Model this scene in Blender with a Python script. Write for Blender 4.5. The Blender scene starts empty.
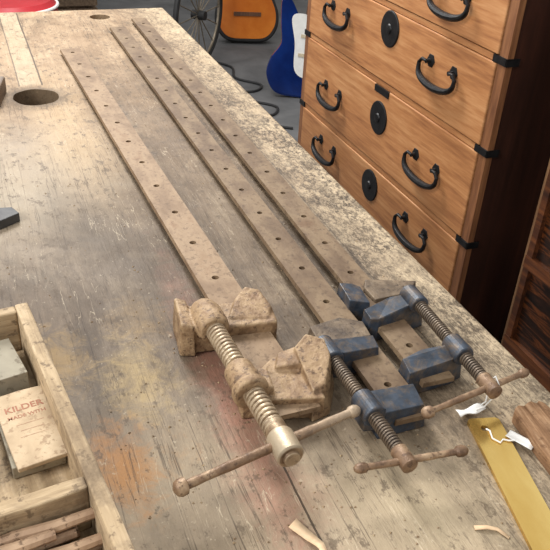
import bpy, bmesh, math, random, time
from mathutils import Vector, Matrix, noise as mnoise
random.seed(4)
sc=bpy.context.scene
BZ=0.85
# ---------------------------------------------------------------- node helpers
class NT:
    def __init__(s,name):
        s.m=bpy.data.materials.new(name); s.m.use_nodes=True
        s.t=s.m.node_tree; s.b=s.t.nodes['Principled BSDF']
        s.co=s.t.nodes.new('ShaderNodeTexCoord').outputs['Object']
    def n(s,ty,**k):
        x=s.t.nodes.new(ty)
        for a,b in k.items(): setattr(x,a,b)
        return x
    def lk(s,a,b):
        if isinstance(a,(int,float)): b.default_value=a
        elif isinstance(a,tuple): b.default_value=a if len(a)==4 or b.type=='VECTOR' else (*a,1)
        else: s.t.links.new(a,b)
    def map(s,scale=(1,1,1),loc=(0,0,0),rot=(0,0,0),v=None):
        x=s.n('ShaderNodeMapping'); s.lk(v or s.co,x.inputs['Vector'])
        x.inputs['Scale'].default_value=scale; x.inputs['Location'].default_value=loc; x.inputs['Rotation'].default_value=rot
        return x.outputs[0]
    def noise(s,sc,det=4,ro=.55,v=None,dist=0):
        x=s.n('ShaderNodeTexNoise'); s.lk(v or s.co,x.inputs['Vector'])
        x.inputs['Scale'].default_value=sc; x.inputs['Detail'].default_value=det
        x.inputs['Roughness'].default_value=ro; x.inputs['Distortion'].default_value=dist
        return x.outputs['Fac']
    def ramp(s,f,stops):
        x=s.n('ShaderNodeValToRGB'); s.lk(f,x.inputs[0]); e=x.color_ramp.elements
        while len(e)<len(stops): e.new(.5)
        for i,(p,c) in enumerate(stops):
            e[i].position=p; e[i].color=(c,c,c,1) if isinstance(c,(int,float)) else (*c,1)
        return x.outputs[0]
    def mix(s,f,a,b,bt='MIX'):
        x=s.n('ShaderNodeMix',data_type='RGBA',blend_type=bt)
        s.lk(f,x.inputs[0]); s.lk(a,x.inputs[6]); s.lk(b,x.inputs[7]); return x.outputs[2]
    def math(s,op,a,b=0.0,clamp=False):
        x=s.n('ShaderNodeMath',operation=op); x.use_clamp=clamp
        s.lk(a,x.inputs[0]); s.lk(b,x.inputs[1]); return x.outputs[0]
    def edge(s,lo=.52,hi=.58):
        g=s.n('ShaderNodeNewGeometry'); r=s.n('ShaderNodeMapRange'); s.lk(g.outputs['Pointiness'],r.inputs[0])
        r.inputs[1].default_value=lo; r.inputs[2].default_value=hi; return r.outputs[0]
    def rng(s,v,a,b):
        r=s.n('ShaderNodeMapRange'); s.lk(v,r.inputs[0]); r.inputs[1].default_value=a; r.inputs[2].default_value=b; return r.outputs[0]
    def blob(s,cx,cy,rx,ry,soft=.6,nz=None,amp=1.8):
        sub=s.n('ShaderNodeVectorMath',operation='SUBTRACT'); s.lk(s.co,sub.inputs[0]); sub.inputs[1].default_value=(cx,cy,0)
        mp=s.map((1/rx,1/ry,0),v=sub.outputs[0])
        ln=s.n('ShaderNodeVectorMath',operation='LENGTH'); s.lk(mp,ln.inputs[0])
        d=ln.outputs['Value']
        if nz is not None: d=s.math('ADD',d,s.math('MULTIPLY',s.math('SUBTRACT',nz,.5),amp))
        return s.rng(d,1+soft*.5,1-soft*.5)
    def out(s,col,rough=.6,metal=0,bump=None,bs=.3,bd=.002,spec=None):
        s.lk(col,s.b.inputs['Base Color']); s.lk(rough,s.b.inputs['Roughness']); s.lk(metal,s.b.inputs['Metallic'])
        if spec is not None: s.b.inputs['Specular IOR Level'].default_value=spec
        if bump is not None:
            x=s.n('ShaderNodeBump'); x.inputs['Strength'].default_value=bs; x.inputs['Distance'].default_value=bd
            s.lk(bump,x.inputs['Height']); s.t.links.new(x.outputs[0],s.b.inputs['Normal'])
        return s.m
def L(r,g,b):
    f=lambda c:(c/255/12.92) if c/255<=.04045 else ((c/255+.055)/1.055)**2.4
    return (f(r),f(g),f(b))
def mottled(name,stops,sc=30,rough=.7,metal=0,scale=(1,1,1),bs=.3,bd=.002,det=6,dist=0.3,spec=None,edge=None,speck=None,pale=None,spk=.8):
    t=NT(name); v=t.map(scale); f=t.noise(sc,det,.62,v,dist)
    col=t.ramp(f,stops)
    if speck: col=t.mix(t.ramp(t.noise(sc*5,4,.7),[(.55,0.0),(.63,spk)]),col,speck)
    if pale:
        sx=t.n('ShaderNodeSeparateXYZ'); t.lk(t.co,sx.inputs[0]); col=t.mix(t.math('MULTIPLY',t.rng(sx.outputs[0],pale[0],pale[1]),.45),col,pale[2])
    if edge: col=t.mix(t.math('MULTIPLY',t.edge(),.8),col,edge)
    return t.out(col,rough,metal,t.noise(sc*3,5,.65,v),bs,bd,spec)
def wood(name,a,b,c,sc=1.0,axis='y',rough=.55,bs=.2,dirt=None,lo=.32,hi=.66,fine=.3,spec=None):
    t=NT(name); s={'x':(1.2,14,14),'y':(14,1.2,14),'z':(14,14,1.2)}[axis]; s=tuple(k*sc for k in s)
    v=t.map(s); f=t.noise(2.2,6,.6,v,.8); g=t.noise(9,4,.6,v)
    f2=t.math('ADD',t.math('MULTIPLY',f,1-fine),t.math('MULTIPLY',g,fine))
    col=t.ramp(f2,[(lo,a),(.5,b),(hi,c)])
    if dirt:
        col=t.mix(t.ramp(t.noise(14,7,.72,None,.4),[(.45,0.0),(.64,.8)]),col,dirt)
        col=t.mix(t.ramp(t.noise(90,4,.7),[(.56,0.0),(.64,.75)]),col,dirt)
    return t.out(col,rough,0,g,bs,.001,spec)
# ---------------------------------------------------------------- mesh helpers
def box(bm,x0,x1,y0,y1,z0,z1,mat=None):
    v=[bm.verts.new((x,y,z)) for z in (z0,z1) for x,y in ((x0,y0),(x1,y0),(x1,y1),(x0,y1))]
    for f in ((3,2,1,0),(4,5,6,7),(0,1,5,4),(1,2,6,5),(2,3,7,6),(3,0,4,7)): bm.faces.new([v[i] for i in f])
    if mat is not None:
        for q in v: q.co=mat@q.co
def prism(bm,pts,z0,z1,top=None,mat=None):
    n=len(pts); top=top or pts
    a=[bm.verts.new((p[0],p[1],z0)) for p in pts]; b=[bm.verts.new((p[0],p[1],z1 if len(p)<3 else p[2])) for p in top]
    bm.faces.new(a[::-1]); bm.faces.new(b)
    for i in range(n): bm.faces.new((a[i],a[(i+1)%n],b[(i+1)%n],b[i]))
    if mat is not None:
        for q in a+b: q.co=mat@q.co
def frame(d):
    d=Vector(d).normalized(); u=d.cross(Vector((0,0,1)))
    if u.length<.01: u=d.cross(Vector((0,1,0)))
    u.normalize(); return d,u,d.cross(u)
def lathe(bm,p0,d,prof,seg=24):
    d,u,w=frame(d); p0=Vector(p0); rings=[]
    for t,r in prof:
        rings.append([bm.verts.new(p0+d*t+(u*math.cos(2*math.pi*i/seg)+w*math.sin(2*math.pi*i/seg))*max(r,1e-5)) for i in range(seg)])
    for a,b in zip(rings,rings[1:]):
        for i in range(seg): bm.faces.new((a[i],a[(i+1)%seg],b[(i+1)%seg],b[i]))
    bm.faces.new(rings[0][::-1]); bm.faces.new(rings[-1])
def cyl(bm,p0,p1,r0,r1=None,seg=24):
    p0=Vector(p0);p1=Vector(p1); lathe(bm,p0,p1-p0,[(0,r0),((p1-p0).length,r0 if r1 is None else r1)],seg)
def tube(bm,pts,rad,seg=10,closed=False,flat=1):
    pts=[Vector(p) for p in pts]; n=len(pts); rings=[]; pu=None
    for i,p in enumerate(pts):
        a=pts[i-1] if (i>0 or closed) else p; b=pts[(i+1)%n] if (i<n-1 or closed) else p
        d=(b-a).normalized()
        if pu is None: d,u,w=frame(d)
        else:
            u=(pu-d*pu.dot(d)).normalized(); w=d.cross(u)
        pu=u; r=rad[i] if isinstance(rad,(list,tuple)) else rad
        rings.append([bm.verts.new(p+(u*math.cos(2*math.pi*k/seg)+w*math.sin(2*math.pi*k/seg)*flat)*r) for k in range(seg)])
    m=n if closed else n-1
    for i in range(m):
        a=rings[i];b=rings[(i+1)%n]
        for k in range(seg): bm.faces.new((a[k],a[(k+1)%seg],b[(k+1)%seg],b[k]))
    if not closed: bm.faces.new(rings[0][::-1]); bm.faces.new(rings[-1])
def thread(bm,p0,p1,r,pitch,depth,seg=24,per=10):
    p0=Vector(p0);p1=Vector(p1); d,u,w=frame(p1-p0); Lh=(p1-p0).length; n=int(Lh/pitch*per)
    rings=[]
    for i in range(n+1):
        t=Lh*i/n; ring=[]
        for k in range(seg):
            ph=(t/pitch-k/seg)%1.0
            h=1-abs(ph-.5)*2; h=min(1,max(0,(h-.22)*3.2))
            rr=r-depth*(1-h); a=2*math.pi*k/seg
            ring.append(bm.verts.new(p0+d*t+(u*math.cos(a)+w*math.sin(a))*rr))
        rings.append(ring)
    for a,b in zip(rings,rings[1:]):
        for i in range(seg): bm.faces.new((a[i],a[(i+1)%seg],b[(i+1)%seg],b[i]))
    bm.faces.new(rings[0][::-1]); bm.faces.new(rings[-1])
def bake(o):
    dg=bpy.context.evaluated_depsgraph_get()
    me=bpy.data.meshes.new_from_object(o.evaluated_get(dg)); o.modifiers.clear(); o.data=me
def mk(name,bm,mat,parent=None,bevel=0,remesh=0,smooth=False,rough=0,cut=None,seg=2,label=None,solver='EXACT',sm=1):
    bmesh.ops.recalc_face_normals(bm,faces=bm.faces)
    if smooth:
        for f in bm.faces: f.smooth=True
        for e in bm.edges:
            if len(e.link_faces)==2 and e.calc_face_angle(0)>.62: e.smooth=False
    me=bpy.data.meshes.new(name); bm.to_mesh(me); bm.free(); o=bpy.data.objects.new(name,me); sc.collection.objects.link(o)
    if bevel:
        b=o.modifiers.new('b','BEVEL'); b.width=bevel; b.segments=seg; b.limit_method='ANGLE'; b.angle_limit=.6
    if remesh:
        r=o.modifiers.new('r','REMESH'); r.mode='VOXEL'; r.voxel_size=remesh
        s=o.modifiers.new('s','SMOOTH'); s.iterations=sm; s.factor=.5
    if cut is not None:
        c=bpy.data.meshes.new('c'); bmesh.ops.recalc_face_normals(cut,faces=cut.faces); cut.to_mesh(c); cut.free()
        co=bpy.data.objects.new('c',c); sc.collection.objects.link(co)
        m=o.modifiers.new('x','BOOLEAN'); m.object=co; m.operation='DIFFERENCE'; m.solver=solver
    if remesh or cut is not None: bake(o)
    if cut is not None: bpy.data.objects.remove(co)
    if rough:
        for v in o.data.vertices:
            v.co+=v.normal*rough*(mnoise.noise(v.co*70)+.5*mnoise.noise(v.co*260))
    if remesh:
        for p in o.data.polygons: p.use_smooth=True
    o.data.materials.clear(); o.data.materials.append(mat)
    if parent: o.parent=parent
    if label: o['label']=label
    return o
def thing(name,label,cat,loc=(0,0,0),rot=(0,0,0),group=None):
    e=bpy.data.objects.new(name,None); sc.collection.objects.link(e); e.location=loc; e.rotation_euler=rot
    e.empty_display_size=.05; tag(e,label,cat,group); return e
def tag(o,label,cat,group=None):
    o['label']=label; o['category']=cat
    if group: o['group']=group
    return o
B=bmesh.new
# ---------------------------------------------------------------- materials
def bench_mat():
    t=NT('bench_wood')
    g=t.noise(3,8,.7,t.map((15,.9,4)),.8)
    g2=t.noise(9,6,.7,t.map((12,.8,4)),.4)
    fine=t.noise(26,6,.7,t.map((3,.6,1)))
    big=t.noise(4.5,8,.68,None,.5); med=t.noise(16,8,.74,t.map((1,.6,1)),.4); tiny=t.noise(110,5,.72,t.map((1,.5,1)))
    gg=t.math('ADD',t.math('MULTIPLY',g,.6),t.math('MULTIPLY',g2,.4))
    col=t.ramp(gg,[(.36,L(114,95,75)),(.48,L(149,128,103)),(.54,L(161,141,115)),(.64,L(185,165,137))])
    col=t.mix(t.ramp(big,[(.40,0.0),(.58,.7)]),col,L(114,97,79))
    col=t.mix(t.ramp(med,[(.50,0.0),(.66,.5)]),col,L(187,169,140))
    col=t.mix(t.ramp(t.noise(13,9,.78,t.map((1,.55,1),loc=(3,7,0)),.3),[(.49,0.0),(.60,.85)]),col,L(90,74,57))
    col=t.mix(t.ramp(t.noise(5,9,.8,t.map((1,.5,1),loc=(9,1,0)),.5),[(.52,0.0),(.61,.8)]),col,L(77,64,51))
    col=t.mix(t.math('MULTIPLY',t.blob(.25,1.65,.4,.6,1.0,big),.4),col,L(168,136,100))
    col=t.mix(t.math('MULTIPLY',t.blob(.05,.72,.20,.36,1.2,big,3),.66),col,L(90,78,66))
    col=t.mix(t.math('MULTIPLY',t.blob(.28,.95,.11,.55,1.2,med,3),.60),col,L(93,77,59))
    col=t.mix(t.math('MULTIPLY',t.blob(.05,1.15,.10,.16,1.2,med,3),.35),col,L(176,163,142))
    col=t.mix(t.math('MULTIPLY',t.blob(.136,1.27,.045,.22,1.4,med,3),.45),col,L(186,158,118))
    sx=t.n('ShaderNodeSeparateXYZ'); t.lk(t.co,sx.inputs[0])
    X=sx.outputs[0];Y=sx.outputs[1]
    pb=t.math('MULTIPLY',t.math('MULTIPLY',t.rng(X,.072,.076),t.rng(X,.118,.114)),t.rng(Y,1.515,1.53))
    col=t.mix(t.math('MULTIPLY',pb,t.ramp(med,[(.35,.25),(.6,.65)])),col,L(182,164,136))
    fr=t.rng(t.math('ADD',X,t.math('MULTIPLY',med,.05)),.42,.51)
    col=t.mix(t.math('MULTIPLY',fr,t.ramp(med,[(.35,.5),(.6,.9)])),col,L(190,170,139))
    col=t.mix(t.math('MULTIPLY',t.rng(Y,.62,.42),t.ramp(big,[(.35,.2),(.6,.5)])),col,L(178,160,132))
    def stain(cx,cy,rx,ry,c,k,n=med,a=4.5):
        nonlocal col
        col=t.mix(t.math('MULTIPLY',t.blob(cx,cy,rx,ry,1.8,n,a),k),col,c)
    mm=t.noise(38,8,.78,None,.8)
    stain(.071,.48,.018,.036,L(182,122,60),.62,mm,5.5)
    stain(.058,.475,.036,.024,L(168,122,72),.5,mm,6)
    stain(.03,.64,.026,.034,L(176,144,90),.55,mm,6)
    stain(.105,.60,.022,.04,L(186,160,108),.5,mm,6)
    stain(.13,.69,.02,.03,L(168,138,92),.4,mm,6)
    stain(.183,.56,.015,.16,L(154,98,80),.55,mm,4)
    stain(.19,.42,.026,.06,L(160,118,98),.4,mm,5)
    stain(.30,.36,.05,.06,L(196,179,146),.45)
    stain(.02,1.0,.10,.10,L(180,168,146),.3)
    stain(.16,.80,.05,.16,L(80,68,55),.62)
    stain(.10,.92,.03,.10,L(78,66,53),.62)
    stain(.33,.46,.09,.05,L(96,80,62),.55)
    stain(.12,.38,.04,.03,L(98,84,67),.5)
    cr=t.noise(2.2,5,.6,t.map((30,.8,4)),.3)
    col=t.mix(t.math('MULTIPLY',t.ramp(cr,[(.488,0.0),(.5,1.0),(.512,0.0)]),t.ramp(big,[(.42,0.1),(.58,.8)])),col,L(58,46,35))
    for (ro,lo,c,k) in ((.5,.5,L(198,182,155),.6),(-.7,.52,L(68,55,43),.75),(1.1,.47,L(72,59,46),.65)):
        w=t.noise(3,4,.5,t.map((22,2.5,1),rot=(0,0,ro)))
        col=t.mix(t.math('MULTIPLY',t.ramp(w,[(lo-.006,0.0),(lo,1.0),(lo+.006,0.0)]),t.ramp(t.noise(8,3,.5,t.map(loc=(ro*9,0,0))),[(.5,0.0),(.6,k)])),col,c)
    dens=t.blob(.485,1.0,.105,.95,1.8,med,2.8)
    patch=t.ramp(t.noise(10,6,.7,None,.4),[(.34,.4),(.52,1.0)])
    dd=t.math('MULTIPLY',dens,patch)
    sp=t.noise(190,6,.82,t.map((1,.55,1)),.4)
    col=t.mix(t.math('MULTIPLY',t.ramp(sp,[(.46,0.0),(.56,.92)]),dd),col,L(52,42,32))
    col=t.mix(t.math('MULTIPLY',t.ramp(t.noise(34,9,.85,t.map((1,.6,1)),.6),[(.48,0.0),(.60,.8)]),dd),col,L(64,52,39))
    col=t.mix(t.ramp(t.noise(75,5,.75,t.map((1,.6,1))),[(.56,0.0),(.63,.65)]),col,L(80,66,51))
    col=t.mix(t.ramp(t.noise(140,4,.7,t.map(loc=(5,2,0))),[(.63,0.0),(.69,.4)]),col,L(198,183,157))
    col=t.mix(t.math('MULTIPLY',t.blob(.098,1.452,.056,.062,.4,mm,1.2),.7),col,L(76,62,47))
    def seam(x,w,y0,y1,s=.85):
        a=t.math('ABSOLUTE',t.math('SUBTRACT',t.math('ADD',X,t.math('MULTIPLY',big,.006)),x+.003)); m=t.math('LESS_THAN',a,w)
        m=t.math('MULTIPLY',m,t.math('GREATER_THAN',Y,y0)); m=t.math('MULTIPLY',m,t.math('LESS_THAN',Y,y1))
        return t.math('MULTIPLY',m,s)
    for a in ((.203,.0010,0,.66,.85),(.117,.0016,1.52,2.1,.8),(.074,.0014,1.52,2.1,.6),(.425,.001,.2,2.0,.4),(-.11,.0015,0,2,.8)):
        col=t.mix(seam(*a),col,L(52,41,30))
    h=t.math('ADD',t.math('MULTIPLY',gg,.7),t.math('ADD',t.math('MULTIPLY',fine,.5),t.math('MULTIPLY',tiny,.3)))
    return t.out(col,t.ramp(big,[(.3,.56),(.7,.76)]),0,h,.75,.003,.32)
M={}
M['bench']=bench_mat()
M['benchside']=wood('bench_side_wood',L(90,72,54),L(120,98,74),L(150,128,100))
M['barA']=mottled('rusty_bar_steel',[(.30,L(106,84,62)),(.46,L(126,103,79)),(.58,L(142,119,93)),(.76,L(120,92,66))],26,.62,.12,(1,.5,1),.35,speck=L(88,68,49),spec=.3,spk=.55)
M['barB']=mottled('brown_bar_steel',[(.30,L(88,69,51)),(.46,L(107,87,66)),(.58,L(124,104,80)),(.76,L(100,75,53))],26,.62,.12,(1,.5,1),.35,speck=L(72,55,41),spec=.3,spk=.55)
M['castA']=mottled('muddy_cast_iron',[(.3,L(84,63,45)),(.43,L(126,99,71)),(.56,L(158,131,98)),(.72,L(108,78,52))],30,.6,.12,bs=.8,bd=.003,edge=L(184,160,124),speck=L(82,61,44))
M['plate']=mottled('worn_brown_grey_plate',[(.3,L(66,54,44)),(.5,L(104,88,70)),(.65,L(132,114,92)),(.8,L(90,68,51))],34,.6,.2,bs=.6,speck=L(62,50,40))
def bluecast():
    t=NT('worn_slate_blue_cast'); f=t.noise(55,8,.78,None,.5); g=t.noise(70,5,.6)
    col=t.ramp(g,[(.3,L(38,45,54)),(.7,L(62,72,85))])
    col=t.mix(t.ramp(f,[(.46,0.0),(.62,.85)]),col,t.ramp(g,[(.3,L(60,50,41)),(.6,L(108,91,72))]))
    return t.out(col,.48,.25,g,.6,.001)
M['blue']=bluecast()
M['screwA']=mottled('worn_coarse_screw',[(.3,L(88,68,50)),(.48,L(134,111,85)),(.7,L(178,158,129))],40,.42,.4,bs=.3,edge=L(200,184,156),speck=L(90,66,46))
M['screwB']=mottled('oily_dark_screw',[(.3,L(40,33,29)),(.55,L(74,61,50)),(.75,L(118,100,80))],50,.42,.4,bs=.2,edge=L(128,112,92))
RST=[(.3,L(88,65,47)),(.46,L(126,99,74)),(.6,L(158,132,103)),(.75,L(186,164,136))]
M['rust']=mottled('rusty_rod',RST,34,.5,.25,bs=.7,speck=L(82,60,44))
M['rustA']=mottled('rusty_rod_pale_end',RST,34,.5,.25,bs=.7,speck=L(82,60,44),pale=(.20,.27,L(186,170,146)))  # rod colour turns paler towards its right end
M['chest']=wood('chest_wood',L(134,84,49),L(172,117,71),L(196,145,97),1.1,'y',.5,.15,lo=.32,hi=.68,fine=.5)
M['chestv']=wood('chest_stile_wood',L(90,54,32),L(124,80,49),L(148,102,65),1.1,'z',.5,.15,lo=.34,hi=.66,fine=.5)
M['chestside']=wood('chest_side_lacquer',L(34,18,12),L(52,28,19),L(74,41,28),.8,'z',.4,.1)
M['iron']=mottled('black_iron',[(.3,L(18,18,19)),(.7,L(40,39,39))],60,.45,.5,bs=.2)
M['cabframe']=wood('cabinet_frame_wood',L(36,19,11),L(72,38,19),L(118,68,34),1.2,'y',.4,.1)
M['cabpost']=wood('cabinet_post_wood',L(84,56,34),L(112,80,52),L(134,100,68),1,'z',.5,.1)
def burl():
    t=NT('dark_grain_panel'); v=t.map((6,2,26)); f=t.noise(2.4,6,.6,v,1.6)
    return t.out(t.ramp(f,[(.36,L(20,12,9)),(.50,L(40,22,13)),(.57,L(100,54,25)),(.62,L(44,24,14)),(.7,L(22,13,9))]),.3,0)
M['burl']=burl()
M['dark']=mottled('dark_wood_shadow',[(.3,L(18,12,10)),(.7,L(36,22,16))],10,.6)
dt=L(98,80,59)
M['tray']=wood('tray_pine',L(130,108,80),L(168,145,112),L(196,173,140),2.6,'y',.8,.7,dirt=dt)
M['trayx']=wood('tray_pine_cross',L(126,104,78),L(164,141,108),L(192,169,136),2.6,'x',.8,.7,dirt=dt)
M['floor']=mottled('concrete_floor',[(.35,L(74,74,74)),(.65,L(104,103,102))],3,.8,bs=.1)
M['wall']=mottled('painted_wall',[(.3,L(168,164,156)),(.7,L(186,182,174))],3,.8,bs=.05)
# ---------------------------------------------------------------- setting
def struct(name,bm,mat):
    o=mk(name,bm,mat); o['kind']='structure'; return o
b=B(); box(b,-3,4.2,-2,8,-.1,0); struct('floor',b,M['floor'])
b=B(); box(b,-3,4.2,8,8.1,-.1,3); struct('wall_back',b,M['wall'])
b=B(); box(b,4.2,4.3,-2,8.1,-.1,3); struct('wall_right',b,M['wall'])
b=B(); box(b,-3,4.2,7.97,8,0,.1); struct('baseboard_back',b,M['wall'])
# ---------------------------------------------------------------- workbench
wb=thing('workbench','old scarred wooden workbench with a stained, speckled plank top','workbench')
b=B(); box(b,-.42,.503,-.25,2.115,-.065,0,Matrix.Translation((0,0,BZ)))
c=B()
rg=[(.098+.042*(1+.07*mnoise.noise(Vector((math.cos(a)*1.7,math.sin(a)*1.7,3))))*math.cos(a),1.452+.046*(1+.07*mnoise.noise(Vector((math.cos(a)*1.7,math.sin(a)*1.7,9))))*math.sin(a)) for a in [2*math.pi*i/44 for i in range(44)]]
prism(c,rg,BZ-.2,BZ+.1)
cyl(c,(.318,2.034,BZ-.2),(.318,2.034,BZ+.1),.026,.026,32)
mk('bench_top',b,M['bench'],wb,bevel=.004,cut=c)
for x in (-.34,.40):
    for y in (-.1,1.9):
        b=B(); box(b,x,x+.09,y,y+.09,0,BZ-.066); mk('leg',b,M['benchside'],wb,bevel=.004)
for a in ((.44,.47,-.01,1.90),(-.33,-.30,-.01,1.90),(-.25,.40,1.99,2.03)):
    b=B(); box(b,*a,BZ-.2,BZ-.066); mk('apron',b,M['benchside'],wb)
b=B(); box(b,-.30,.44,.0,2.09,BZ-.145,BZ-.13); mk('hole_light_block',b,M['dark'],wb)  # unseen dark board added to keep light out of the bench holes
b=B(); box(b,-.30,.44,2.07,2.09,BZ-.13,BZ-.066); mk('apron',b,M['dark'],wb)  # unseen dark board added to close that cavity at the far end
# ---------------------------------------------------------------- clamp bars
def bar(root,p0,p1,w,th,z0,z1,spacing,hr,mat,off=.03):
    p0=Vector((*p0,z0));p1=Vector((*p1,z1)); d=(p1-p0); Ln=d.length; d.normalize()
    u=d.cross(Vector((0,0,1))).normalized(); n=u.cross(d)
    Mx=Matrix((( u.x,d.x,n.x,p0.x),(u.y,d.y,n.y,p0.y),(u.z,d.z,n.z,p0.z),(0,0,0,1)))
    b=B(); pts=[(-w/2,0),(w/2,0)]; k=24
    for i in range(k+1): pts.append((w/2+random.uniform(-.0002,.0002),Ln*(i+.3)/(k+.3)))
    for i in range(k,-1,-1): pts.append((-w/2+random.uniform(-.0002,.0002),Ln*(i+.3)/(k+.3)))
    prism(b,pts,0,th,[(x*(1-.001/w*2),y) for x,y in pts],mat=Mx)
    c=B(); y=off
    while y<Ln-.01:
        x=random.uniform(-.0015,.0015)
        a=Mx@Vector((x,y,-.02)); e=Mx@Vector((x,y,th+.02)); cyl(c,a,e,hr,hr,14)
        y+=spacing
    return mk('clamp_bar',b,mat,root,cut=c)
def rod(root,p0,p1,r,mat,knob0=1.7,knob1=1.7,name='handle'):
    b=B(); p0=Vector(p0);p1=Vector(p1); Ln=(p1-p0).length
    pr=[(-.001,r*.6),(.001,r*knob0*.8),(.004,r*knob0),(.009,r*knob0*.95),(.011,r*.95)]
    for i in range(1,22):
        t=i/22; pr.append((.011+(Ln-.022)*t,r*(.9+.14*math.sin(math.pi*t))*(1+random.uniform(-.07,.07))))
    pr+=[(Ln-.011,r*.95),(Ln-.009,r*knob1*.95),(Ln-.004,r*knob1),(Ln-.001,r*knob1*.8),(Ln+.001,r*.6)]
    lathe(b,p0,p1-p0,pr,18); return mk(name,b,mat,root,smooth=True)
def cast(name,prs,lts,mat,root,bev=.0009,label=None,seg=2,remesh=0,sm=2,rough=0):
    b=B()
    for p in prs: prism(b,*p)
    for p in lts: lathe(b,*p)
    return mk(name,b,mat,root,bevel=bev,seg=seg,label=label,remesh=remesh,sm=sm,rough=rough)
GR='bar clamps on the workbench'
# ---- clamp A : big muddy one
A=thing('bar_clamp','large rusty mud-caked bar clamp with worn coarse screw','clamp',(0,0,BZ+.0008),group=GR)
bar(A,(.2345,.478),(.200,1.722),.0445,.0055,.014,.005,.088,.0044,M['barA'],.07)
cast('fixed_head',[
 ([(.204,.496),(.262,.482),(.266,.546),(.236,.554),(.206,.532)],.0,.026,None),          # web over bar end
 ([(.248,.478),(.270,.484),(.291,.520),(.291,.546),(.270,.562),(.250,.552)],.0,.046,     # sloping side jaw
  [(.252,.490,.030),(.267,.495,.031),(.283,.522,.043),(.284,.541,.048),(.269,.553,.049),(.254,.544,.042)]),
 ([(.228,.530),(.262,.522),(.266,.552),(.238,.556)],.0,.034,[(.230,.533,.030),(.262,.525,.036),(.265,.549,.040),(.240,.552,.032)]),
 ([(.186,.503),(.216,.499),(.220,.530),(.189,.533)],.0,.036,None),                       # nut pedestal
 ],[((.1938,.497,.034),(-.03,1,0),[(0,.0162),(.001,.0176),(.009,.0180),(.011,.0152),(.038,.0148),(.040,.0130)],32)],M['castA'],A,bev=.002,remesh=.0012,sm=4,rough=.0004)
cast('sliding_jaw',[
 ([(.160,.614),(.260,.603),(.264,.634),(.240,.650),(.164,.658)],.0,.031,None),           # cross web
 ([(.155,.612),(.171,.607),(.176,.660),(.160,.665)],.0,.040,[(.157,.614,.041),(.170,.609,.038),(.174,.657,.040),(.162,.661,.043)]), # face pad
 ([(.206,.616),(.256,.603),(.268,.624),(.262,.658),(.242,.669),(.220,.652)],.0,.042,
  [(.210,.621,.033),(.252,.610,.032),(.261,.626,.036),(.256,.652,.042),(.242,.661,.043),(.226,.647,.038)]),  # saddle
 ([(.168,.618),(.204,.613),(.206,.644),(.172,.650)],.0,.037,None)],
 [((.1897,.601,.034),(-.03,1,0),[(0,.0142),(.001,.0160),(.010,.0176),(.030,.0174),(.042,.0140),(.047,.009)],32)],M['castA'],A,bev=.002,remesh=.0012,sm=4,rough=.0004)
b=B(); thread(b,(.1975,.448,.034),(.190,.604,.034),.0104,.0056,.0024); mk('screw',b,M['screwA'],A,smooth=True)
b=B(); lathe(b,(.1988,.410,.034),(-.03,1,0),[(0,.005),(.0002,.0070),(.003,.0075),(.0032,.0105),(.005,.0122),(.028,.0126),(.030,.0118),(.030,.0104),(.043,.0104),(.044,.0092)],32)
mk('screw_collar',b,M['screwA'],A,smooth=True)
rod(A,(.098,.409,.034),(.279,.4500,.034),.0042,M['rustA'],1.8,1.4)
# ---- clamp B
Bc=thing('bar_clamp','slim bar clamp with worn slate-blue castings and brown end plate','clamp',(0,0,BZ+.0008),group=GR)
bar(Bc,(.3345,.440),(.336,1.888),.039,.0055,.012,.005,.076,.0039,M['barB'],.05)
cast('fixed_head',[([(.298,.440),(.350,.442),(.352,.474),(.298,.476)],.0,.029,[(.300,.443,.029),(.347,.445,.026),(.349,.471,.030),(.300,.473,.031)]),
 ([(.284,.444),(.306,.442),(.306,.468),(.284,.466)],.010,.036,[(.286,.446,.034),(.305,.444,.033),(.305,.466,.036),(.286,.464,.036)])],
 [((.2922,.440,.029),(-.02,1,0),[(0,.0102),(.001,.0112),(.028,.0112),(.029,.0102)],28)],M['blue'],Bc,bev=.0008)
cast('sliding_jaw',[([(.277,.536),(.306,.532),(.348,.534),(.350,.556),(.302,.559),(.279,.556)],.0,.031,[(.279,.538,.033),(.306,.534,.030),(.346,.536,.027),(.348,.554,.029),(.303,.557,.031),(.281,.554,.034)])],
 [((.2908,.526,.029),(-.02,1,0),[(0,.0100),(.001,.0110),(.030,.0110),(.031,.0095)],28)],M['blue'],Bc,bev=.0008)
cast('jaw_face',[([(.290,.561),(.354,.560),(.358,.590),(.332,.604),(.290,.596)],.0,.022,[(.292,.564,.023),(.351,.563,.022),(.354,.588,.022),(.331,.600,.024),(.293,.593,.024)])],[],M['plate'],Bc,label='brown-grey worn jaw plate',bev=.0008)
b=B(); thread(b,(.2925,.392,.029),(.2905,.528,.029),.0070,.0034,.0014,20,8); mk('screw',b,M['screwB'],Bc,smooth=True)
b=B(); lathe(b,(.2928,.376,.029),(-.02,1,0),[(0,.0055),(.0012,.0076),(.021,.0078),(.022,.0068)],24); mk('screw_collar',b,M['rust'],Bc,smooth=True)
rod(Bc,(.247,.389,.029),(.350,.379,.029),.0031,M['rust'],1.5,1.7)
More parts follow.
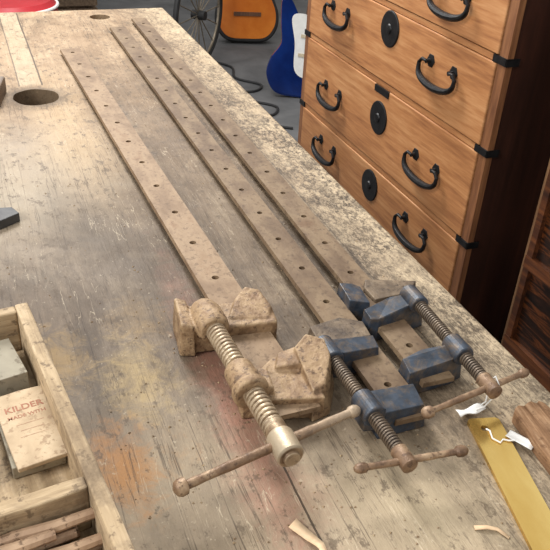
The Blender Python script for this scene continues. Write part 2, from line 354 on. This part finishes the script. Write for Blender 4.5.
# ---- clamp C
C=thing('bar_clamp','slim bar clamp with worn slate-blue castings and pointed end plate','clamp',(0,0,BZ+.0008),group=GR)
bar(C,(.386,.480),(.404,1.965),.037,.0055,.012,.005,.076,.0039,M['barB'],.06)
cast('fixed_head',[([(.352,.484),(.408,.489),(.424,.495),(.424,.511),(.384,.518),(.354,.510)],.0,.034,[(.355,.487,.028),(.406,.492,.029),(.421,.497,.035),(.421,.509,.036),(.384,.515,.031),(.357,.507,.031)])],
 [((.4178,.488,.033),(.02,1,0),[(0,.0098),(.001,.0109),(.027,.0109),(.028,.0098)],28)],M['blue'],C,bev=.0008)
cast('sliding_jaw',[([(.358,.580),(.368,.577),(.410,.584),(.432,.588),(.436,.608),(.398,.614),(.358,.600)],.0,.033,[(.360,.582,.028),(.369,.580,.027),(.410,.587,.030),(.429,.591,.035),(.432,.605,.036),(.398,.611,.031),(.360,.598,.030)])],
 [((.4205,.582,.033),(.02,1,0),[(0,.0098),(.001,.0109),(.029,.0109),(.030,.0095)],28)],M['blue'],C,bev=.0008)
cast('end_stop',[([(.351,.618),(.378,.612),(.382,.650),(.372,.656),(.355,.660)],.0,.028,[(.353,.620,.029),(.376,.615,.025),(.380,.648,.025),(.371,.653,.028),(.357,.657,.029)])],[],M['blue'],C,bev=.0008)
cast('jaw_face',[([(.386,.620),(.440,.624),(.460,.650),(.392,.668),(.382,.650)],.0,.022,[(.388,.624,.021),(.436,.628,.020),(.455,.648,.020),(.394,.662,.024),(.386,.648,.023)])],[],M['plate'],C,label='pointed brown-grey jaw plate',bev=.0008)
b=B(); thread(b,(.4165,.452,.033),(.421,.592,.033),.0070,.0034,.0014,20,8); mk('screw',b,M['screwB'],C,smooth=True)
b=B(); lathe(b,(.4158,.431,.033),(.03,1,0),[(0,.0055),(.0012,.0076),(.023,.0078),(.024,.0068)],24); mk('screw_collar',b,M['rust'],C,smooth=True)
rod(C,(.334,.427,.033),(.466,.450,.033),.0031,M['rust'],1.9,1.5)
# ---------------------------------------------------------------- wooden tray and contents
ang=math.radians(7)
T=thing('wooden_tray','shallow old pine tray with dividers holding cartons and sticks','tray',(.014,.678,BZ),(0,0,ang))
W=.30;LN=.48;H=.055;th=.013
b=B(); box(b,-W,0,-LN,0,0,.006); mk('tray_bottom',b,M['tray'],T)
b=B(); box(b,-th,0,-LN,0,.006,H); mk('tray_side',b,M['tray'],T,bevel=.002)
b=B(); box(b,-W,-W+th,-LN,0,.006,H); mk('tray_side',b,M['tray'],T,bevel=.002)
b=B(); box(b,-W+th,-th,-th,0,.006,H-.001); mk('tray_end',b,M['trayx'],T,bevel=.002)
b=B(); box(b,-W+th,-th,-LN,-LN+th,.006,H-.001); mk('tray_end',b,M['trayx'],T,bevel=.002)
b=B(); n=14; f=[(-W+th+(W-2*th)*i/n,-.262+random.uniform(-.0008,.0008)) for i in range(n+1)]; r=[(-W+th+(W-2*th)*i/n,-.248+random.uniform(-.0008,.0008)) for i in range(n,-1,-1)]
prism(b,f+r,.006,H-.003); mk('divider',b,M['trayx'],T,bevel=.0015)
def bx(name,label,cat,cx,cy,z,sx,sy,sz,rz,mat,bev=.0006,rx=0,ry=0,group=None):
    b=B(); box(b,-sx/2,sx/2,-sy/2,sy/2,0,sz); o=mk(name,b,mat,None,bevel=bev); o.location=(cx,cy,BZ+z); o.rotation_euler=(rx,ry,rz)
    return tag(o,label,cat,group)
M['carton']=mottled('faded_beige_packet',[(.3,L(160,138,110)),(.5,L(184,162,132)),(.7,L(200,180,150))],26,.9,bs=.15,speck=L(150,126,100))
M['greybox']=mottled('grey_carton',[(.3,L(126,118,102)),(.7,L(164,156,136))],14,.85,bs=.1,speck=L(106,96,80))
M['cream']=mottled('cream_card',[(.3,L(184,168,138)),(.7,L(212,198,170))],14,.85,bs=.1,speck=L(148,128,98))
M['paper']=mottled('white_paper',[(.3,L(216,214,208)),(.7,L(236,234,228))],20,.85,bs=.1)
M['ink']=mottled('faded_red_brown_ink',[(.3,L(138,84,66)),(.5,L(160,114,90)),(.7,L(142,90,72))],90,.9,bs=0)
M['inkf']=mottled('faded_ink',[(.4,L(158,122,98)),(.6,L(178,150,122))],90,.9,bs=0)
M['pencil']=mottled('rough_pale_stick',[(.3,L(130,102,78)),(.7,L(184,154,124))],30,.7,speck=L(94,72,52))
MB=thing('small_carton','thin faded beige packet with red-brown printing in the tray','box',(.0025,.530,BZ+.0200),(0,0,math.radians(9)))
b=B(); prism(b,[(-.026,-.048),(.0195,-.047),(.021,-.02),(.020,.048),(-.002,.0495),(-.0255,.048),(-.0265,-.01)],0,.0045); mk('carton_body',b,M['carton'],MB,bevel=.0008)
TZ=.0046
def text(s,size,loc,rz,parent,mat,name='lettering',ext=.0001,off=0.0):
    cu=bpy.data.curves.new(name,'FONT'); cu.body=s; cu.size=size; cu.extrude=ext; cu.offset=off; cu.align_x='CENTER'; cu.align_y='CENTER'
    o=bpy.data.objects.new(name,cu); sc.collection.objects.link(o); dg=bpy.context.evaluated_depsgraph_get()
    me=bpy.data.meshes.new_from_object(o.evaluated_get(dg)); bpy.data.objects.remove(o)
    o=bpy.data.objects.new(name,me); sc.collection.objects.link(o); me.materials.append(mat)
    o.location=loc; o.rotation_euler=(0,0,rz); o.parent=parent; return o
text('KILDER',.0105,(-.0030,.025,TZ),0,MB,M['ink'],off=.0002)
text('MADE WITH',.0060,(-.0030,.014,TZ),0,MB,M['ink'],off=.00006)
for i in range(3):
    b=B(); box(b,-.015+(i%2)*.002,.009-(i%2)*.002,.003-i*.008,.0036-i*.008,TZ-.0001,TZ+.00005); mk('printed_rule',b,M['inkf'],MB)
bx('small_carton','flat grey carton under the printed packet','box',-.004,.532,.0072,.044,.088,.0125,math.radians(7),M['greybox'])
bx('small_carton','plain grey carton standing taller in the tray','box',-.030,.616,.0072,.056,.060,.026,math.radians(12),M['greybox'])
bx('wood_strip','old pale wood strip packed on edge in the tray','wood strip',-.048,.524,.0072,.012,.082,.026,math.radians(9),M['tray'],.001)
bx('card_pack','cream card stack standing beside wood strips','card pack',-.064,.520,.0072,.014,.082,.024,math.radians(9),M['cream'])
bx('wood_strip','weathered wood strip packed on edge in the tray','wood strip',-.081,.518,.0072,.013,.082,.028,math.radians(9),M['tray'],.001)
lay=[(0,.0125),(1,.0125),(2,.0125),(3,.0125),(.5,.0225),(1.5,.0225),(2.5,.0225),(.0,.0325),(1.0,.0325)]
for i,(k,z) in enumerate(lay):
    b=B(); r=.0052; tube(b,[(0,0,0),(.02,.001,0),(.05,-.001,0),(.080,0,0)],[r*.8,r,r*.95,r*.85],8)
    o=mk('wooden_stick',b,M['pencil'],smooth=True); o.location=(-.066+random.uniform(-.015,.01)+.05*(i%2)*.4,.400-k*.0115,BZ+z); o.rotation_euler=(0,0,ang+random.uniform(-.04,.04))
    tag(o,'short rough pale-brown wooden stick in the tray compartment','stick','sticks in the tray')
# ---------------------------------------------------------------- things on bench
M['brass']=mottled('reflective_gold_brass',[(.3,L(190,152,76)),(.5,L(212,176,98)),(.7,L(230,200,124))],9,.2,.85,(1,.4,1),bs=.08)
b=B(); prism(b,[(-.016,-.22),(.016,-.22),(.016,-.003),(.013,0),(-.013,0),(-.016,-.003)],0,.004)
c=B(); cyl(c,(-.003,-.014,-.01),(-.003,-.014,.01),.0038,.0038,18)
o=mk('brass_strip',b,M['brass'],cut=c); o.location=(.408,.432,BZ+.0003); o.rotation_euler=(0,0,math.radians(-13)); tag(o,'flat shiny brass strip with a hole lying on the workbench','brass plate')
M['stock']=wood('rough_offcut_wood',L(100,72,50),L(142,109,80),L(176,144,112),3.2,'y',.85,.9,dirt=L(100,73,52),lo=.36,hi=.64,spec=.15)
b=B(); pts=[(-.015,-.18),(.026,-.18)]
for i in range(18): pts.append((.026+random.uniform(-.0012,.0004),-.175+i*.0093))
pts+=[(.0225,-.004),(.019,.000),(.0145,-.003),(.010,.001),(.005,-.001),(.000,-.004),(-.005,-.002),(-.010,-.005),(-.0135,-.010)]
for i in range(18): pts.append((-.015+random.uniform(-.0004,.0012),-.016-i*.009))
prism(b,pts,0,.014)
o=mk('wood_offcut',b,M['stock'],bevel=.0008,seg=2); o.location=(.450,.430,BZ); o.rotation_euler=(0,0,math.radians(-6)); tag(o,'rough brown wood offcut beside the brass strip','wood offcut')
def sheet(name,label,cat,loc,rz,w,h,curl=.002):
    b=B(); nx,ny=8,5; g=[[b.verts.new((w*(i/nx-.5),h*(j/ny-.5),curl*(1+math.sin(i*.9+j*.4)))) for i in range(nx+1)] for j in range(ny+1)]
    for j in range(ny):
        for i in range(nx): b.faces.new((g[j][i],g[j][i+1],g[j+1][i+1],g[j+1][i]))
    o=mk(name,b,M['paper'],smooth=True); s=o.modifiers.new('s','SOLIDIFY'); s.thickness=.0005; o.location=loc; o.rotation_euler=(0,0,rz); return tag(o,label,cat)
sheet('paper_tag','small white paper tag beside the wood offcut','tag',(.4245,.394,BZ+.0050),math.radians(28),.011,.026,.0004)
sheet('paper_tag','small crumpled white paper tag under the clamp handle','tag',(.402,.444,BZ+.003),math.radians(4),.030,.009,.002)
def string(label,pts,r=.0008):
    b=B(); tube(b,pts,r,6); o=mk('tag_string',b,M['paper'],smooth=True); o.location=(0,0,BZ); return tag(o,label,'string')
string('loop of white string tied through the brass strip',[(.403,.418,.0040),(.403,.413,.0062),(.400,.404,.0056),(.404,.397,.0056),(.409,.400,.0056),(.413,.397,.0056),(.419,.395,.0060)])
string('white string hanging from the clamp handle',[(.408,.443,.005),(.414,.440,.010),(.420,.438,.022),(.424,.439,.036),(.424,.446,.041),(.4235,.451,.032),(.420,.446,.010),(.414,.447,.005)])
M['shaving']=mottled('pale_wood_shaving',[(.3,L(196,160,122)),(.7,L(222,196,160))],30,.8)
def shaving(label,pts,w):
    b=B(); r=[]
    for i,p in enumerate(pts):
        p=Vector(p); q=Vector(pts[min(i+1,len(pts)-1)])-Vector(pts[max(i-1,0)]); n=Vector((-q.y,q.x,0)).normalized()*w*(1-.12*i)
        r.append((b.verts.new(p-n),b.verts.new(p+n)))
    for a,c in zip(r,r[1:]): b.faces.new((a[0],c[0],c[1],a[1]))
    o=mk('wood_shaving',b,M['shaving'],smooth=True); s=o.modifiers.new('s','SOLIDIFY'); s.thickness=.0006; o.location=(0,0,BZ); return tag(o,label,'wood shaving')
shaving('pale curled wood shaving on the workbench',[(.186,.374,.003),(.191,.366,.001),(.195,.356,.002),(.198,.346,.005),(.197,.338,.009),(.193,.334,.008)],.0055)
shaving('thin pale wood sliver near the brass strip',[(.328,.324,.001),(.337,.320,.003),(.345,.316,.002),(.350,.306,.001)],.0022)
M['crumb']=mottled('dirt_crumb',[(.3,L(84,68,50)),(.5,L(140,116,88)),(.7,L(190,166,130))],200,.9)
b=B()
for i in range(900):
    if i<420: x=random.gauss(.27,.10); y=random.gauss(.52,.14)
    else: x=random.uniform(-.05,.5); y=random.uniform(.3,1.9)
    if x>.49 or (x<.07 and y<.70): continue
    s=random.uniform(.0005,.0016); a=random.uniform(0,6.28)
    vs=[b.verts.new((x+s*math.cos(a+k*2.09)*random.uniform(.7,1.6),y+s*math.sin(a+k*2.09),0)) for k in range(3)]; tp=b.verts.new((x,y,s*.9))
    b.faces.new(vs)
    for k in range(3): b.faces.new((vs[k],vs[(k+1)%3],tp))
o=mk('dirt_crumbs',b,M['crumb']); o.location=(0,0,BZ+.0001); o['kind']='stuff'; tag(o,'fine dirt and wood crumbs scattered over the workbench','crumbs')
M['steel']=mottled('dark_tool_steel',[(.3,L(44,44,46)),(.7,L(80,78,76))],30,.6,.3)
b=B(); prism(b,[(-.10,-.028),(-.002,-.034),(.026,-.016),(.018,.004),(-.10,.020)],0,.013); o=mk('steel_tool',b,M['steel'],bevel=.001)
o.location=(0,.975,BZ); tag(o,'dark grey flat angled steel tool end lying on the bench','tool')
M['dkwood']=wood('dark_block_wood',L(66,50,36),L(98,78,58),L(126,104,80),2,'y',.6,.3)
bx('wood_block','weathered dark brown wooden block near the bench hole','wood block',-.02,1.46,0,.12,.10,.03,math.radians(-12),M['dkwood'],.003)
# ---------------------------------------------------------------- drawer chest
CH=thing('chest_of_drawers','light brown wooden chest with black iron handles and discs','chest of drawers',(.9,1.125,0))
cw=.905; cd=.46; cz=1.28
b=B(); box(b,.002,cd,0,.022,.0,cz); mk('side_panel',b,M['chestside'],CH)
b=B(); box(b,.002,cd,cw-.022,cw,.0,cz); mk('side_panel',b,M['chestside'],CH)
b=B(); box(b,.03,cd,.022,cw-.022,.0,cz-.02); mk('carcass',b,M['dark'],CH)
b=B(); box(b,0,cd,0,cw,cz-.001,cz+.02); mk('chest_top',b,M['chest'],CH)
rows=[.04,.214,.414,.585,.790,.9675,1.125,1.275]
for z in rows:
    b=B(); box(b,.0,.04,.022,cw-.022,z-.006,z+.006); mk('frame_rail',b,M['chest'],CH)
b=B(); box(b,0,.014,-.001,.024,.03,cz-.01); mk('frame_stile',b,M['chestv'],CH)
b=B(); box(b,0,.014,cw-.024,cw+.001,.03,cz-.01); mk('frame_stile',b,M['chestv'],CH)
for z in rows[1:-1]:
    b=B(); box(b,-.003,.001,-.003,.038,z-.007,z+.007); mk('iron_plate',b,M['iron'],CH)
    b=B(); box(b,-.003,.026,-.004,-.0012,z-.007,z+.007); mk('iron_plate',b,M['iron'],CH)
    b=B(); box(b,-.003,.001,cw-.034,cw+.003,z-.007,z+.007); mk('iron_plate',b,M['iron'],CH)
def handle_mesh():
    b=B(); pts=[];rad=[]; n=22
    for i in range(n+1):
        t=i/n; a=math.pi*t
        y=-.069*math.cos(a); z=.018-.034*math.sin(a)**.6
        pts.append((-.016-.005*math.sin(a),y,z)); rad.append(.0044+.0048*math.sin(math.pi*t))
    pts=[(-.014,-.044,.026),(-.015,-.060,.027)]+pts+[(-.015,.060,.027),(-.014,.044,.026)]; rad=[.0040,.0044]+rad+[.0044,.0040]
    tube(b,pts,rad,10,flat=.85)
    for s in (-1,1):
        lathe(b,(-.0062,s*.044,.026),(-1,0,0),[(0,.005),(.006,.004),(.010,.005)],12)
        lathe(b,(-.0030,s*.044,.026),(-1,0,0),[(0,.0150),(.0015,.0145),(.003,.008)],6)
    return b
hm=None
for i in range(len(rows)-1):
    z0,z1=rows[i]+.008,rows[i+1]-.008
    b=B(); box(b,-.003,.035,.026,cw-.026,z0,z1)
    off=i*.37; bmesh.ops.translate(b,verts=b.verts,vec=(0,0,off))   # own stretch of grain for every drawer front
    d=mk('drawer',b,M['chest'],CH,bevel=.002); d.location=(0,0,-off)
    hz={3:.664,4:.876,2:.504,5:1.022}.get(i,(z0+z1)/2-.012)
    for hy in (.195,.690):
        if hm is None:
            h=mk('handle',handle_mesh(),M['iron'],d,smooth=True); hm=h.data
        else:
            h=bpy.data.objects.new('handle',hm); sc.collection.objects.link(h); h.parent=d
        h.location=(0,hy,hz+off)
    dz={2:.528}.get(i,hz+.044)+off
    b=B(); lathe(b,(-.003,.425,dz),(-1,0,0),[(0,.041),(.002,.041),(.0035,.039),(.004,.012),(.007,.010),(.008,.004)],36); mk('lock_plate',b,M['iron'],d,smooth=True)
    if i==3:
        b=B(); box(b,-.005,0,.39,.46,z1-.016+off,z1+off); mk('iron_plate',b,M['iron'],d)
# ---------------------------------------------------------------- dark cabinet
K=thing('cabinet','dark wooden cabinet with orange-brown framed grain panels','cabinet',(.95,.30,0))
kw=.71;kh=1.15
b=B(); box(b,.02,.42,.02,kw-.004,0,kh); mk('cabinet_body',b,M['dark'],K)
for y in (0,kw-.008):
    b=B(); box(b,0,.03,y,y+.008,0,kh); mk('post',b,M['cabpost'],K)
for z,h in ((.06,.03),(.395,.04),(.60,.026),(.86,.022),(1.11,.03)):
    b=B(); box(b,-.004,.026,.008,kw-.008,z,z+h); mk('rail',b,M['cabframe'],K)
for z0,z1 in ((.09,.395),(.435,.60),(.626,.86)):
    for y in (.008,.32,.36,kw-.024):
        b=B(); box(b,-.002,.024,y,y+.016,z0,z1); mk('stile',b,M['cabframe'],K)
for z0,z1 in ((.09,.395),(.435,.60),(.626,.86),(.882,1.11)):
    b=B(); box(b,.008,.02,.02,kw-.02,z0,z1); mk('door_panel',b,M['burl'],K)
# ---------------------------------------------------------------- background
M['rubber']=mottled('black_rubber',[(.3,L(20,19,19)),(.7,L(36,35,34))],20,.6)
M['wspoke']=mottled('bare_wheel_metal',[(.3,L(110,98,82)),(.7,L(156,144,126))],20,.4,.6)
WH=thing('wheel','thin spoked wheel with black tyre standing behind the bench','wheel',(1.215,4.24,.30),(0,0,math.radians(48)))
def ring(r,tr,seg=48):
    b=B(); tube(b,[(r*math.cos(2*math.pi*i/seg),0,r*math.sin(2*math.pi*i/seg)) for i in range(seg)],tr,10,True); return b
mk('tyre',ring(.285,.015),M['rubber'],WH,smooth=True); mk('rim',ring(.266,.008),M['wspoke'],WH,smooth=True)
for i in range(16):
    a=2*math.pi*i/16; b=B(); cyl(b,(.02*math.cos(a),0,.02*math.sin(a)),(.264*math.cos(a),0,.264*math.sin(a)),.0035,.0035,6); mk('spoke',b,M['wspoke'],WH)
b=B(); cyl(b,(0,-.04,0),(0,.04,0),.025); mk('hub',b,M['rubber'],WH)
def catmull(P,k=6):
    o=[];n=len(P)
    for i in range(n):
        p0,p1,p2,p3=[Vector(P[(i+j-1)%n]) for j in range(4)]
        for s in range(k):
            t=s/k; o.append(tuple(.5*((2*p1)+(p2-p0)*t+(2*p0-5*p1+4*p2-p3)*t*t+(3*p1-p0-3*p2+p3)*t**3)))
    return o
RX=Matrix.Rotation(math.radians(90),4,'X')
def guitar(name,label,loc,rot,P,mt,me,dep,acoustic,scale=1):
    G=thing(name,label,'guitar',loc,rot); G.scale=(scale,)*3
    pts=catmull(P); s=.90 if acoustic else .96; sm=[(x*s,(y-.22)*s+.22) for x,y in pts]
    b=B(); prism(b,pts,0,dep,mat=RX); mk('guitar_body',b,me,G,bevel=.012,seg=4)
    b=B(); prism(b,sm,dep-.001,dep+.004,mat=RX); mk('guitar_top',b,mt,G)
    b=B(); box(b,-.028,.028,.40,.98,dep+.004,dep+.024,RX); mk('neck',b,M['nk'],G,bevel=.003)
    b=B(); box(b,-.04,.04,.98,1.14,dep,dep+.018,RX); mk('headstock',b,M['nk'],G,bevel=.004)
    if acoustic:
        b=B(); lathe(b,(0,-dep-.003,.34),(0,-1,0),[(0,.045),(.003,.045)],32); mk('sound_hole',b,M['rubber'],G)
        b=B(); box(b,-.08,.08,.15,.172,dep+.004,dep+.014,RX); mk('bridge',b,M['nk'],G)
    else:
        pg=catmull([(-.04,.13),(.03,.10),(.12,.16),(.10,.26),(.12,.36),(.05,.38),(-.02,.40),(-.09,.38),(-.06,.26)])
        b=B(); prism(b,pg,dep+.004,dep+.007,mat=RX); mk('pickguard',b,M['paper'],G)
        for y in (.20,.29):
            b=B(); box(b,-.035,.035,y,y+.015,dep+.007,dep+.012,RX); mk('pickup',b,M['cream'],G)
    return G
M['nk']=wood('guitar_neck_wood',L(60,36,22),L(90,58,36),L(120,80,50),1,'z',.4,.05)
M['orange']=mottled('orange_varnish',[(.3,L(190,98,32)),(.7,L(216,128,50))],6,.2,bs=0)
M['bluep']=mottled('blue_gloss',[(.3,L(8,26,74)),(.7,L(16,46,108))],6,.12,bs=0)
guitar('acoustic_guitar','orange acoustic guitar with dark edge standing on the floor',(1.68,4.76,0),(math.radians(-8),0,math.radians(-15)),
 [(0,0),(.12,.01),(.18,.08),(.185,.17),(.15,.26),(.125,.31),(.140,.39),(.10,.46),(0,.475),(-.10,.46),(-.140,.39),(-.125,.31),(-.15,.26),(-.185,.17),(-.18,.08),(-.12,.01)],M['orange'],M['rubber'],.10,True,1.08)
guitar('electric_guitar','blue electric guitar with white pickguard leaning on the floor',(1.60,3.66,0),(math.radians(-8),math.radians(6),math.radians(-20)),
 [(0,0),(.12,.01),(.175,.09),(.16,.18),(.125,.25),(.14,.34),(.15,.42),(.10,.40),(.05,.36),(0,.36),(-.05,.38),(-.11,.46),(-.15,.45),(-.14,.34),(-.125,.25),(-.165,.17),(-.175,.09),(-.12,.01)],M['bluep'],M['bluep'],.04,False,1.06)
for k,(pts,lab) in enumerate((([(1.16,3.55,.007),(1.26,3.64,.007),(1.36,3.58,.007),(1.42,3.50,.007),(1.36,3.40,.007),(1.26,3.42,.007),(1.20,3.33,.007),(1.32,3.25,.007),(1.40,3.20,.007)],'black cable coiled loosely on the concrete floor'),
    ([(1.30,4.35,.007),(1.40,4.20,.007),(1.36,4.0,.007),(1.46,3.86,.007),(1.38,3.76,.007),(1.20,3.80,.007)],'thin black cable trailing across the concrete floor'))):
    pp=[]
    for a in range(len(pts)-1):
        p0,p1,p2,p3=[Vector(pts[min(max(a+j-1,0),len(pts)-1)]) for j in range(4)]
        for s in range(5):
            t=s/5; pp.append(.5*((2*p1)+(p2-p0)*t+(2*p0-5*p1+4*p2-p3)*t*t+(3*p1-p0-3*p2+p3)*t**3))
    b=B(); tube(b,pp,.0068,8); o=mk('cable',b,M['rubber'],smooth=True); tag(o,lab,'cable')
M['red']=mottled('red_vinyl',[(.3,L(160,24,32)),(.7,L(190,38,46))],6,.4,bs=.1)
S=thing('stool','round red vinyl stool with white piping and metal legs','stool',(.17,3.62,0))
b=B(); lathe(b,(0,0,.47),(0,0,1),[(0,.19),(.01,.21),(.06,.21),(.085,.19),(.09,.10)],48); mk('seat',b,M['red'],S,smooth=True)
b=B(); tube(b,[(.212*math.cos(i*math.pi/24),.212*math.sin(i*math.pi/24),.53) for i in range(48)],.007,8,True); mk('piping',b,M['paper'],S,smooth=True)
for i in range(4):
    a=math.pi/4+i*math.pi/2; b=B(); cyl(b,(.14*math.cos(a),.14*math.sin(a),.475),(.19*math.cos(a),.19*math.sin(a),0),.011,seg=12); mk('leg',b,M['wspoke'],S)
CR=thing('crate','dark brown slatted wooden crate on the concrete floor','crate',(.58,5.2,0))
for z in (0,.09,.18,.27):
    b=B(); box(b,-.20,.20,-.15,-.135,z,z+.07); box(b,-.20,.20,.135,.15,z,z+.07); box(b,-.20,-.185,-.135,.135,z,z+.07); box(b,.185,.20,-.135,.135,z,z+.07)
    mk('slat',b,M['dkwood'],CR)
for x in (-.185,.17):
    for y in (-.135,.12):
        b=B(); box(b,x,x+.015,y,y+.015,0,.34); mk('corner_post',b,M['dkwood'],CR)
b=B(); box(b,-.185,.185,-.135,.135,.0,.012); mk('crate_bottom',b,M['dkwood'],CR)
# ---------------------------------------------------------------- light, world, camera
w=bpy.data.worlds.new('world'); sc.world=w; w.use_nodes=True
w.node_tree.nodes['Background'].inputs[0].default_value=(.99,.99,1,1); w.node_tree.nodes['Background'].inputs[1].default_value=.86
def area(loc,tgt,size,e,col,sy=None):
    l=bpy.data.lights.new('lamp','AREA'); l.energy=e; l.color=col; l.size=size
    if sy: l.shape='RECTANGLE'; l.size_y=sy
    o=bpy.data.objects.new('added_area_light',l); sc.collection.objects.link(o); o.location=loc  # area lamp added out of view for brightness and bench sheen
    o.rotation_euler=(Vector(tgt)-Vector(loc)).to_track_quat('-Z','Y').to_euler()
area((.2,2.9,2.7),(.25,.8,.85),.9,100,(1,.99,.975))
area((-1.6,.2,2.3),(.9,1.3,.8),.8,46,(1,.99,.98))
R=Vector((.9334,-.3550,.0538)).normalized();F=Vector((.328,.7818,-.5304)).normalized()
R=(R-F*R.dot(F)).normalized(); U=R.cross(F)
cam=bpy.data.cameras.new('camera'); cam.sensor_width=36; cam.lens=36*759/550; cam.clip_start=.02
co=bpy.data.objects.new('camera',cam); sc.collection.objects.link(co)
co.matrix_world=Matrix(((R.x,U.x,-F.x,0),(R.y,U.y,-F.y,0),(R.z,U.z,-F.z,BZ+.5),(0,0,0,1)))
sc.camera=co
sc.view_settings.view_transform='Standard'
